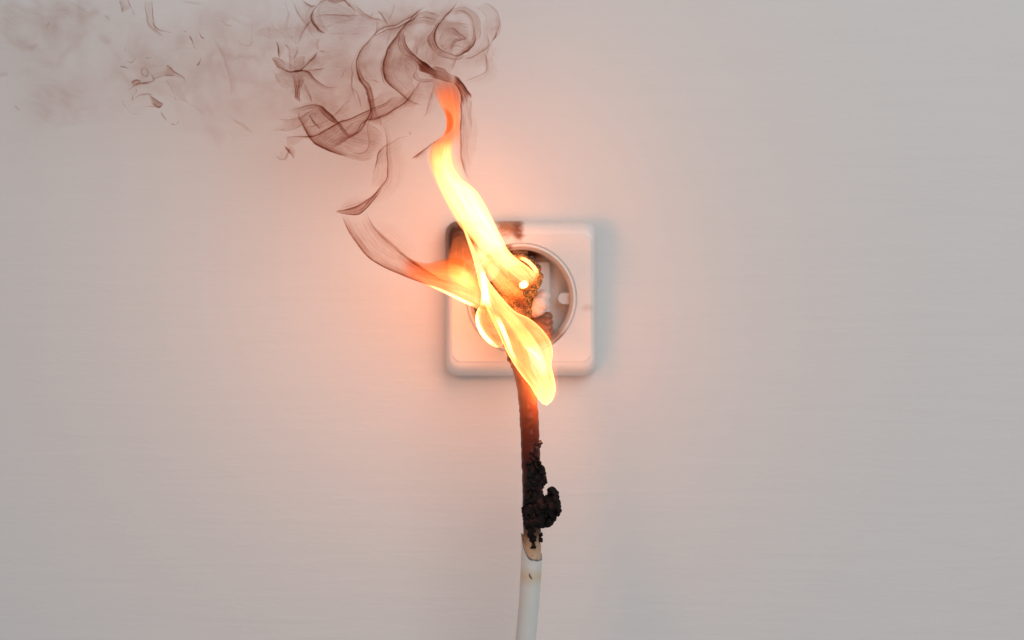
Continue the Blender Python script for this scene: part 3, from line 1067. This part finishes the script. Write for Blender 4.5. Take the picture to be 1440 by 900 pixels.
s(Z5([(520, 230), (600, 170), (700, 170), (790, 200)]), Z5([(530, 330), (620, 420), (720, 430), (810, 340)]), 0.05, 0.14, 0.05, 0.051, 0.6)
l(Z5([(500, 365), (600, 362), (700, 370), (760, 380)]), 2.2, 0.15, 0.054)
l(Z5([(560, 195), (660, 182), (760, 185), (830, 200)]), 2.2, 0.16, 0.054)
s(Z5([(470, 330), (500, 400), (560, 450), (640, 470), (690, 490)]), Z5([(440, 400), (450, 480), (500, 560), (580, 580), (640, 570)]), 0.08, 0.10, 0.03, 0.049, 0.6)
# right loop
e(Z5([(935, 250), (948, 330), (930, 385), (870, 420), (800, 450), (730, 470)]), 6, 0.28, 0.052, 0.05)
l(Z5([(1025, 190), (1005, 260), (995, 300), (970, 330)]), 3.0, 0.4, 0.053)
l(Z5([(905, 400), (918, 450), (930, 500), (918, 550), (870, 595), (800, 630), (720, 650)]), 2.8, 0.34, 0.051, along=[1.5, 1.6, 1.2, 0.8, 0.6, 0.5, 0.4])
s(Z5([(1010, 120), (1035, 220), (1000, 300), (950, 370), (930, 480), (920, 545)]), Z5([(900, 150), (910, 240), (900, 310), (860, 380), (840, 470), (830, 560)]), 0.10, 0.06, 0.03, 0.051, 0.5)
s(Z5([(900, 20), (1000, 80), (1030, 170), (1010, 250)]), Z5([(830, 60), (900, 120), (930, 190), (920, 260)]), 0.10, 0.06, 0.05, 0.052, 0.5)
l(Z5([(980, 390), (975, 450), (955, 500)]), 2.5, 0.1, 0.052)
# sooty ridge at the flame's right shoulder
s(Z1([(430, 130), (470, 165), (510, 210), (555, 270), (592, 335)]), Z1([(425, 190), (465, 250), (490, 310), (500, 380), (500, 440)]), 0.55, 0.75, 0.15, 0.049, 0.7, f0=0.25, f1=0.4)
l(Z1([(440, 135), (475, 165), (520, 220), (560, 275), (592, 330)]), 4.0, 0.9, 0.050, f0=0.15, f1=0.25)
s(Z1([(592, 330), (585, 420), (578, 510), (576, 600)]), Z1([(540, 300), (540, 380), (552, 470), (570, 590)]), 0.16, 0.12, 0.05, 0.049, 0.5, f0=0.15, f1=0.5)
l(Z1([(500, 240), (498, 400), (497, 600), (500, 760), (512, 850), (525, 900)]) + [(656, 246), (663, 257)], 3.2, 0.55, 0.050, f0=0.2, f1=0.3)
e(Z1([(497, 450), (495, 600), (498, 760), (512, 850), (525, 900)]), 8, 0.2, 0.049, 0.05)
s(Z1([(250, 90), (330, 90), (400, 120), (450, 150)]), Z1([(240, 150), (310, 175), (380, 190), (440, 200)]), 0.2, 0.45, 0.2, 0.050, 0.7, f0=0.3, f1=0.3)
# threads left of the neck
l(Z1([(300, 190), (275, 260), (235, 360), (222, 440), (190, 497)]), 4, 0.2, 0.051)
l(Z1([(190, 160), (150, 250), (90, 330), (0, 400)]), 2.6, 0.3, 0.051)
l(Z1([(0, 268), (60, 318), (130, 360), (185, 388)]), 2.4, 0.4, 0.052)
e(Z1([(375, 630), (300, 665), (220, 720), (160, 770), (105, 808)]), [-6, -7, -5, -2], 0.5, 0.048, 0.1, f0=0.3, f1=0.15)
l(Z1([(230, 715), (160, 765), (105, 808)]), 2.4, 0.5, 0.048)
l(Z5([(380, 122), (450, 98), (545, 112)]), 2.4, 0.25, 0.053)
l(Z5([(370, 150), (450, 135), (545, 165)]), 2.2, 0.25, 0.053)
l(Z5([(360, 175), (440, 160), (520, 185)]), 2.0, 0.2, 0.053)
s(Z5([(290, 200), (380, 110), (470, 100), (560, 125)]), Z5([(290, 225), (370, 190), (450, 185), (530, 215)]), 0.1, 0.12, 0.1, 0.052, 0.5)
l(Z5([(385, 345), (378, 400), (365, 450)]), 2.8, 0.3, 0.052)

# sheets of the lower roll
s(Z6([(930, 10), (890, 70), (800, 150), (700, 200), (600, 232), (550, 290), (490, 332), (430, 380), (380, 405)]),
  Z6([(780, 70), (700, 120), (600, 165), (500, 212), (430, 242), (360, 280), (290, 312), (230, 325), (170, 327)]), 0.28, 0.15, 0.22, 0.050, 0.45)
l(Z6([(640, 150), (500, 212), (430, 242), (360, 280), (290, 312), (230, 325), (170, 325), (105, 332)]), 2.6, 0.35, 0.051)
l(Z6([(930, 10), (890, 70), (800, 150), (700, 200), (600, 232)]), 2.4, 0.4, 0.051)
B1 = Z6([(168, 150), (180, 200), (205, 260), (240, 322), (290, 370), (340, 400), (400, 427), (470, 452), (530, 472)])
e(B1, [-5, -7, -9, -9, -7, -4], 0.5, 0.052, 0.12, along=[0.5, 0.7, 0.9, 1.1, 1.4, 1.5, 1.1, 0.7, 0.4])
l(B1, 2.6, 0.5, 0.052, along=[0.6, 0.8, 1, 1.1, 1.5, 1.5, 1.0, 0.7, 0.4])
s(Z6([(245, 328), (300, 378), (375, 412), (470, 450), (570, 478), (650, 470)]), Z6([(430, 250), (490, 300), (560, 290), (610, 240), (660, 260), (720, 320)]), 0.08, 0.12, 0.05, 0.049, 0.4)
s(Z6([(270, 118), (310, 118), (350, 150), (400, 200), (435, 240), (475, 280), (505, 325)]), Z6([(285, 135), (310, 150), (340, 190), (385, 225), (420, 250), (455, 290), (495, 330)]), 0.55, 0.4, 0.25, 0.052, 0.7, f0=0.25)
l(Z6([(110, 165), (200, 137), (270, 117), (312, 120), (352, 152), (402, 202), (436, 240), (478, 280)]), 2.6, 0.5, 0.053)
s(Z6([(310, 125), (370, 180), (420, 240)]), Z6([(240, 190), (290, 250), (320, 275)]), 0.1, 0.17, 0.2, 0.051, 0.5)
l(Z6([(300, 128), (250, 170), (190, 205), (120, 218), (40, 208)]), 2.4, 0.3, 0.052)
l(Z6([(275, 175), (235, 230), (170, 270), (90, 285), (15, 268)]), 2.4, 0.28, 0.052)
l(Z6([(245, 180), (275, 230), (312, 268)]), 2.6, 0.4, 0.052)
l(Z6([(225, 272), (300, 250), (385, 208)]), 2.6, 0.3, 0.052)
l(Z6([(270, 110), (250, 60), (215, 0)]), 2.6, 0.22, 0.052)
l(Z6([(395, 205), (435, 165), (470, 120), (520, 80)]), 2.6, 0.25, 0.052)
s(Z6([(100, 330), (160, 320), (235, 325)]), Z6([(105, 375), (140, 385), (200, 350)]), 0.14, 0.12, 0.03, 0.051, 0.5)
l(Z6([(92, 382), (118, 418), (150, 465)]), 3.2, 0.7, 0.052)
l(Z6([(25, 430), (60, 465), (95, 462), (112, 430), (135, 385)]), 2.2, 0.26, 0.052)
l(Z6([(500, 0), (545, 60), (570, 140), (590, 170)]), 2.2, 0.25, 0.052)
l(Z6([(630, 210), (615, 290), (625, 380), (590, 425), (500, 430)]), 2.2, 0.22, 0.051)
# loop that runs down to the boat shaped ribbon
L14 = Z6([(680, 170), (712, 250), (735, 320), (737, 430), (743, 510), (736, 590), (700, 650), (640, 715), (590, 775), (555, 815)])
l(L14, 3.0, 0.4, 0.048, f0=0.25, f1=0.1, along=[0.5, 0.6, 0.8, 1, 1.2, 1.3, 1.2])
s(Z6([(412, 797), (480, 787), (560, 760), (630, 710), (690, 650), (735, 590)]), Z6([(412, 799), (470, 815), (555, 820), (610, 780), (660, 722), (715, 650)]), 0.4, 0.42, 0.55, 0.047, 0.7, f0=0.06, f1=0.3)
l(Z6([(412, 797), (480, 787), (560, 760), (640, 700)]), 2.6, 0.45, 0.048, f0=0.1)
s(Z6([(735, 410), (743, 510), (736, 590), (700, 650)]), Z6([(680, 430), (665, 500), (650, 570), (640, 660)]), 0.12, 0.08, 0.03, 0.047, 0.5)
l(Z6([(895, 318), (830, 330), (770, 358), (715, 392), (682, 430), (668, 490), (645, 570)]), 2.8, 0.25, 0.048)
l(Z6([(710, 400), (678, 440), (668, 480), (662, 530)]), 2.6, 0.3, 0.048)
l(Z6([(880, 285), (895, 318)]), 2.6, 0.3, 0.048)

# oval and threads above, left
s(Z7([(365, 95), (352, 150), (372, 212), (420, 257), (475, 277)]), Z7([(430, 60), (430, 140), (450, 200), (480, 240), (520, 270)]), 0.45, 0.12, 0.03, 0.054, 0.6, f0=0.2, f1=0.25)
l(Z7([(420, 38), (372, 90), (350, 150), (370, 212), (420, 257), (472, 277)]), 2.6, 0.8, 0.054)
l(Z7([(372, 88), (430, 32), (510, 0), (590, -10), (650, 28), (710, 70), (740, 100)]), 2.6, 0.4, 0.054)
s(Z7([(380, 70), (470, -10), (580, -15), (680, 40), (740, 110)]), Z7([(380, 200), (460, 230), (560, 200), (660, 180), (740, 150)]), 0.05, 0.13, 0.05, 0.053, 0.5)
s(Z7([(470, -30), (540, -20), (620, -20)]), Z7([(480, 20), (540, 28), (620, 10)]), 0.3, 0.4, 0.2, 0.053, 0.5)
l(Z7([(640, 32), (690, 60), (722, 92)]), 3.4, 0.6, 0.054)
l(Z7([(350, 155), (430, 132), (540, 125), (650, 130), (790, 118)]), 2.4, 0.26, 0.054)
l(Z7([(470, 278), (560, 285), (650, 290)]), 2.2, 0.12, 0.053)
l(Z7([(255, -5), (330, 37), (405, 52)]), 2.6, 0.5, 0.055)
l(Z7([(360, 150), (312, 215), (272, 275), (235, 380)]), 2.6, 0.32, 0.054)
l(Z7([(300, 205), (345, 285), (390, 315)]), 5, 0.16, 0.054)
l(Z7([(895, 95), (950, 160), (1005, 222)]), 2.6, 0.5, 0.054)
l(Z7([(1055, 20), (1030, 95), (1000, 190)]), 3.2, 0.22, 0.054)
l(Z7([(690, 0), (760, 65), (805, 115), (865, 155), (930, 180), (995, 217)]), 2.8, 0.26, 0.054)
s(Z7([(640, 10), (740, 60), (810, 120), (860, 150)]), Z7([(700, 60), (760, 110), (800, 150), (850, 170)]), 0.06, 0.12, 0.08, 0.053, 0.5)
l(Z7([(870, 95), (850, 150), (845, 185)]), 3, 0.15, 0.054)
# star shaped knot
l(Z7([(18, 488), (60, 550), (112, 590), (172, 605), (232, 600), (290, 602), (322, 617), (362, 660), (422, 710), (502, 732), (610, 735)]), 2.8, 0.5, 0.053, along=[0.5, 0.8, 1.2, 1.6, 1.5, 1.2, 1, 0.9, 0.7, 0.5])
e(Z7([(412, 430), (352, 500), (292, 562), (240, 610), (180, 612)]), [3, 5, 8, 8], 0.5, 0.053, 0.1)
l(Z7([(412, 430), (352, 500), (292, 562)]), 2.6, 0.45, 0.053)
l(Z7([(412, 432), (402, 360), (420, 300)]), 3, 0.22, 0.053)
l(Z7([(412, 430), (440, 430), (472, 442)]), 2.8, 0.3, 0.053)
s(Z7([(185, 615), (200, 720), (212, 840)]), Z7([(275, 625), (258, 740), (262, 870)]), 0.18, 0.28, 0.2, 0.052, 0.7, f0=0.2, f1=0.12, along=[0.7, 0.8, 1.5])
l(Z7([(240, 640), (238, 740), (240, 860)]), 3.0, 0.4, 0.053)
l(Z7([(300, 602), (380, 582), (475, 572)]), 2.6, 0.34, 0.053)
l(Z7([(40, 350), (62, 425), (82, 500)]), 2.4, 0.5, 0.054)
l(Z7([(15, 487), (82, 500)]), 2.6, 0.36, 0.054)
s(Z7([(160, 470), (165, 530), (165, 600)]), Z7([(290, 470), (280, 540), (250, 605)]), 0.1, 0.14, 0.1, 0.052, 0.5)
s(Z7([(20, 490), (80, 560), (170, 610)]), Z7([(90, 500), (160, 540), (230, 590)]), 0.15, 0.12, 0.05, 0.052, 0.5)
l(Z7([(272, 690), (330, 780), (360, 865)]), 2.8, 0.24, 0.053)
l(Z7([(620, 470), (645, 540), (622, 620), (560, 690)]), 2.8, 0.14, 0.053)
l(Z7([(110, 370), (150, 420), (165, 500)]), 3, 0.25, 0.053)
l(Z7([(120, 0), (150, 90), (150, 160), (140, 240)]), 5, 0.12, 0.054)
l(Z7([(195, 0), (215, 70), (255, 150), (300, 200), (350, 260)]), 3, 0.2, 0.054)
l(Z7([(240, 380), (225, 440), (190, 520)]), 4, 0.2, 0.053)
for q in (((20, 600), (60, 660), (110, 720)), ((160, 300), (215, 350), (240, 380)), ((540, 560), (640, 575)), ((560, 310), (600, 330), (560, 360))):
    l(Z7(list(q)), 4, 0.12, 0.053)

# broad soft veils of soot between the folds
def veil(par, cx, cy, w, h, tau, rot, rd, d=0.05):
    ca, sa = math.cos(rot), math.sin(rot)
    Aq, Bq = [], []
    for i in range(6):
        u = -1 + i / 2.5
        bend = 0.35 * math.sin(u * 2.1 + cx)
        wv = math.sqrt(max(0.02, 1 - (u * 0.9) ** 2)) * (0.75 + 0.5 * rd.random())
        for lst, sg in ((Aq, -1), (Bq, 1)):
            X, Y = u * w / 1.6, (sg * wv + bend) * h / 1.6
            lst.append((cx + X * ca - Y * sa, cy + X * sa + Y * ca))
    return sheet(par, Aq, Bq, 0.0, tau, 0.0, d, 0.3, 0.45, 0.45)


rv = random.Random(21)
for q in ((640, 50, 60, 34, 0.16, -0.4), (575, 90, 40, 46, 0.16, 1.2), (600, 60, 50, 34, 0.14, -0.7), (545, 150, 80, 26, 0.14, -0.45), (490, 190, 60, 34, 0.16, -0.3), (500, 40, 70, 34, 0.14, 0.1), (420, 100, 40, 50, 0.14, 1.3),
          (530, 100, 30, 60, 0.11, 1.4), (450, 150, 50, 30, 0.13, 0.5), (520, 200, 50, 30, 0.10, 0.2), (600, 120, 40, 40, 0.12, 0.8), (665, 80, 30, 50, 0.10, 1.5), (470, 90, 60, 40, 0.09, 0.4), (410, 40, 30, 60, 0.11, 1.5), (420, 175, 40, 30, 0.10, 0.1), (560, 30, 60, 20, 0.08, -0.5)):
    veil(plume, *q, rv)

# ---- soft haze of smoke hanging behind the curls
def mat_haze():
    m = NT('smoke_haze')
    c = m.obj()
    wn = m.n('ShaderNodeTexNoise')
    wn.inputs['Scale'].default_value = 38
    wn.inputs['Detail'].default_value = 3
    m.l(m.mapping(c, (1, 0.35, 1)), wn.inputs['Vector'])
    wv = m.n('ShaderNodeVectorMath', operation='SCALE')
    m.l(wn.outputs['Color'], wv.inputs[0])
    wv.inputs['Scale'].default_value = 0.022
    ad = m.n('ShaderNodeVectorMath', operation='ADD')
    m.l(m.mapping(c, (1, 0.3, 1)), ad.inputs[0])
    m.l(wv.outputs[0], ad.inputs[1])

    def ridge(scale, pw):
        n = m.noise(ad.outputs[0], scale, 2, 0.5)
        rd = m.math('SUBTRACT', 1.0, m.math('ABSOLUTE', m.math('MULTIPLY', m.math('SUBTRACT', n, 0.5), 4.0)), True)
        return m.math('POWER', rd, pw)
    r1, r2 = ridge(75, 5.0), ridge(150, 4.0)
    soft = m.noise(ad.outputs[0], 45, 3)
    fil = m.math('ADD', m.math('MULTIPLY', r1, 1.2), m.math('ADD', m.math('MULTIPLY', r2, 0.7), m.math('MULTIPLY', soft, 0.35)))
    mask = None
    for px, py, rx, ry, wgt in ((610, 70, 110, 95, 1.1), (470, 110, 130, 130, 0.9), (520, 200, 90, 70, 0.5), (320, 90, 190, 130, 0.7), (205, 100, 90, 100, 0.8), (80, 40, 150, 90, 0.75), (90, 135, 90, 70, 0.5)):
        p = P(px, py, 0.03)
        st = stain(m, c, p.x, p.z, rx * S, ry * S, 0.25, 45)
        st = m.math('MULTIPLY', st, wgt)
        mask = st if mask is None else m.math('MAXIMUM', mask, st)
    dens = m.math('MULTIPLY', m.math('MULTIPLY', mask, fil), HAZE)
    ab = m.n('ShaderNodeVolumeAbsorption')
    ab.inputs['Color'].default_value = (0.52, 0.16, 0.03, 1)
    m.l(dens, ab.inputs['Density'])
    m.l(ab.outputs[0], m.out.inputs['Volume'])
    return m.m


HAZE = 17.0
hb = []
rh = random.Random(3)
for px, py, n in ((610, 60, 16), (560, 110, 14), (490, 130, 18), (440, 60, 16), (530, 40, 12), (520, 200, 8), (330, 60, 18), (230, 80, 14), (130, 40, 16), (40, 60, 16), (90, 130, 10), (390, 130, 12), (270, 150, 8)):
    for _ in range(n):
        d = 0.030 + rh.uniform(-0.003, 0.003)
        hb.append((P(px + rh.uniform(-60, 60), py + rh.uniform(-45, 45), d), 34 * K(d)))
haze_o = fuse('smoke_cloud', hb, 0.0022, 0.001, 60, mat_haze(), None, None, 5, 3)
haze_o['kind'] = 'stuff'
haze_o['label'] = 'soft thin cloud of brown smoke spread behind the curls at upper left'

# ---- ribbon off the left tongue
ribbon = thing('smoke_ribbon', P(520, 350, 0.045), 'pale brown smoke ribbon curving off the left tongue of flame', 'smoke')
pl = ribbon
s(Z3([(70, 215), (108, 310), (160, 390), (220, 460), (300, 510), (380, 545), (460, 577), (530, 602), (590, 625)]), Z3([(205, 215), (248, 300), (318, 370), (388, 432), (460, 490), (540, 537), (610, 580), (660, 600), (700, 620)]),
  0.24, 0.07, 0.22, 0.046, 0.5, f0=0.15, f1=0.3, along=[0.6, 0.8, 1, 1, 1.1, 1.3, 1.4, 1.2])
l(Z3([(72, 222), (108, 310), (160, 390), (220, 460), (300, 510), (380, 545), (460, 577), (525, 600)]), 2.6, 0.34, 0.047, along=[0.5, 0.8, 1, 1, 1, 1.2, 1.2])
l(Z3([(205, 225), (250, 300), (320, 370), (390, 430), (460, 490), (540, 537)]), 2.4, 0.26, 0.047)
l(Z3([(390, 432), (440, 470), (500, 512), (590, 565), (650, 600)]), 4, 0.42, 0.047)

# ---- thin drift toward the upper left: flecks and veils no one could count
parts_before = set(o_.name for o_ in COL.objects)
drift = None
pl = None
tmp = []
l2 = lambda pts, w, tau, **kw: tmp.append(line(None, pts, w * 0.85, tau * 0.75, 0.055, **kw))
s2 = lambda A, B, a, b, c, **kw: tmp.append(sheet(None, A, B, a * 0.6, b * 0.6, c * 0.6, 0.055, **kw))
l2(Z8([(500, 238), (522, 285), (530, 315), (548, 337)]), 2.8, 0.95, f0=0.15, f1=0.15)
l2(Z8([(590, 383), (575, 415), (550, 445)]), 2.4, 0.8)
l2(Z8([(562, 225), (580, 248), (608, 264)]), 2.6, 0.7)
l2(Z8([(460, 208), (490, 215)]), 2.2, 0.3)
l2(Z8([(208, -5), (214, 80), (236, 160), (290, 222), (342, 255)]), 2.6, 0.5)
l2(Z8([(232, 150), (270, 185), (335, 245)]), 2.2, 0.45)
l2(Z8([(255, -5), (262, 100), (282, 160), (322, 192), (412, 217)]), 2.6, 0.5)
l2(Z8([(250, 130), (300, 190), (350, 205)]), 3.0, 0.5)
s2(Z8([(210, -5), (214, 80), (236, 150), (290, 215)]), Z8([(262, -5), (264, 90), (282, 160), (330, 200)]), 0.1, 0.13, 0.1)
l2(Z8([(35, -5), (48, 40), (62, 85)]), 3.0, 0.6)
l2(Z8([(92, -5), (110, 50), (138, 112)]), 2.8, 0.5)
s2(Z8([(35, -10), (62, 85)]), Z8([(92, -10), (110, 60)]), 0.1, 0.2, 0.1)
s2(Z8([(345, 435), (400, 475), (450, 500), (472, 528)]), Z8([(340, 500), (380, 508), (420, 510), (450, 525)]), 0.4, 0.22, 0.1)
l2(Z8([(345, 432), (400, 475), (450, 502), (472, 530), (470, 570)]), 2.6, 0.5)
s2(Z8([(240, 530), (320, 505), (415, 508)]), Z8([(250, 490), (320, 470), (390, 480)]), 0.25, 0.16, 0.03)
l2(Z8([(200, 460), (188, 485), (205, 510), (228, 500), (228, 470), (205, 455), (192, 470)]), 2.4, 0.6, f0=0.05, f1=0.05)
l2(Z8([(228, 465), (250, 500), (256, 535), (190, 560), (250, 555)]), 2.8, 0.5)
l2(Z8([(80, 607), (130, 577), (182, 560), (245, 556)]), 2.8, 0.75)
s2(Z8([(110, 545), (150, 535), (180, 550)]), Z8([(120, 575), (155, 575), (185, 565)]), 0.4, 0.5, 0.3)
l2(Z8([(142, 592), (148, 615), (130, 650), (140, 672)]), 3.0, 0.9)
l2(Z8([(138, 672), (172, 642), (240, 630), (270, 640)]), 2.6, 0.55)
s2(Z8([(225, 625), (275, 655), (310, 680), (342, 692)]), Z8([(250, 690), (275, 705), (305, 718), (340, 694)]), 0.7, 0.85, 0.7, f0=0.35, f1=0.15)
l2(Z8([(190, 712), (250, 705), (300, 715)]), 2.6, 0.4)
l2(Z8([(310, 740), (340, 785), (360, 800)]), 3.0, 0.55)
l2(Z8([(380, 815), (412, 825), (430, 812), (428, 795)]), 2.8, 0.6)
l2(Z8([(38, 440), (80, 448), (108, 462)]), 2.6, 0.55)
l2(Z8([(50, 640), (80, 715), (125, 755), (200, 762)]), 2.6, 0.26)
l2(Z8([(85, 400), (118, 420), (145, 385)]), 2.2, 0.4)
l2(Z8([(205, 385), (245, 390), (258, 378)]), 2.4, 0.45)
l2(Z8([(82, 300), (80, 340)]), 2.4, 0.4)
s2(Z8([(95, 120), (90, 260), (110, 400), (150, 520)]), Z8([(290, 300), (290, 400), (290, 470), (260, 540)]), 0.02, 0.08, 0.0, f0=0.5, f1=0.4)
s2(Z8([(340, 520), (380, 580), (440, 660)]), Z8([(470, 520), (460, 600), (500, 700)]), 0.06, 0.10, 0.03)
l2(Z8([(410, 645), (425, 670)]), 3, 0.4)
l2(Z8([(420, 655), (520, 700), (620, 770)]), 7, 0.12)
s2(Z8([(660, 250), (720, 370), (762, 480), (780, 640)]), Z8([(700, 260), (760, 400), (810, 520), (830, 640)]), 0.14, 0.10, 0.02)
l2(Z8([(755, 768), (850, 830), (945, 897)]), 6, 0.2)
l2(Z8([(810, 255), (860, 297), (905, 292), (915, 200), (900, 120)]), 3.4, 0.18)
l2(Z8([(700, 120), (760, 165), (810, 190)]), 5, 0.14)
l2(Z8([(1078, 278), (1095, 335), (1106, 395)]), 2.6, 0.6)
s2(Z8([(1050, 380), (1085, 440), (1140, 475)]), Z8([(1060, 375), (1120, 400), (1150, 440)]), 0.4, 0.25, 0.1)
s2(Z8([(1060, 480), (1100, 560), (1160, 600)]), Z8([(1120, 480), (1150, 530), (1180, 570)]), 0.1, 0.12, 0.03)
l2(Z8([(1050, 860), (1100, 868), (1150, 850)]), 3, 0.3)
l2(Z8([(1040, 170), (1050, 260), (1000, 230)]), 3, 0.14)
# pale veils
rnd = random.Random(4)
for (cx, cy, w, h, tau, rot) in ((100, 18, 70, 26, 0.16, 0.1), (20, 20, 40, 40, 0.12, 0.4), (25, 62, 45, 14, 0.12, 0.2), (45, 66, 22, 8, 0.2, -0.5), (90, 118, 40, 60, 0.06, 1.0), (95, 138, 26, 22, 0.12, 0.2),
                                 (60, 158, 60, 16, 0.07, 0.7), (25, 152, 10, 3, 0.28, 0.5), (148, 55, 22, 9, 0.13, 0.6), (150, 26, 10, 5, 0.25, 0.6), (255, 60, 60, 30, 0.07, 0.2), (300, 40, 70, 34, 0.08, 0.3),
                                 (350, 60, 40, 60, 0.07, 1.2), (330, 150, 40, 70, 0.05, 1.2), (420, 60, 40, 60, 0.08, 1.3), (300, 190, 40, 20, 0.10, 0.9), (210, 120, 50, 60, 0.07, 0.5), (3, 105, 8, 14, 0.2, 1.2), (68, 34, 10, 3, 0.3, -0.9), (270, 4, 30, 5, 0.2, 0.0), (130, 22, 26, 14, 0.16, 0.2), (470, 20, 60, 30, 0.07, 0.2), (540, 25, 50, 30, 0.06, 0.0)):
    ca, sa = math.cos(rot), math.sin(rot)
    Aq, Bq = [], []
    for i in range(5):
        u = -1 + i / 2
        bend = 0.35 * math.sin(u * 2.1 + cx)
        wv = math.sqrt(max(0.02, 1 - (u * 0.9) ** 2)) * (0.8 + 0.4 * rnd.random())
        for lst, sg in ((Aq, -1), (Bq, 1)):
            X, Y = u * w / 1.6, (sg * wv + bend) * h / 1.6
            lst.append((cx + X * ca - Y * sa, cy + X * sa + Y * ca))
    s2(Aq, Bq, 0.0, tau * 1.1, 0.0, thick=0.3, f0=0.45, f1=0.45)
# join the drift into one object
bmj = bmesh.new()
for o_ in tmp:
    bmj.from_mesh(o_.data)
mej = bpy.data.meshes.new('smoke_drift')
bmj.to_mesh(mej)
bmj.free()
for o_ in tmp:
    bpy.data.objects.remove(o_)
drift = link('smoke_drift', mej, M['smoke'])
drift['kind'] = 'stuff'
drift['label'] = 'faint drifting smoke and dark soot flecks at upper left'
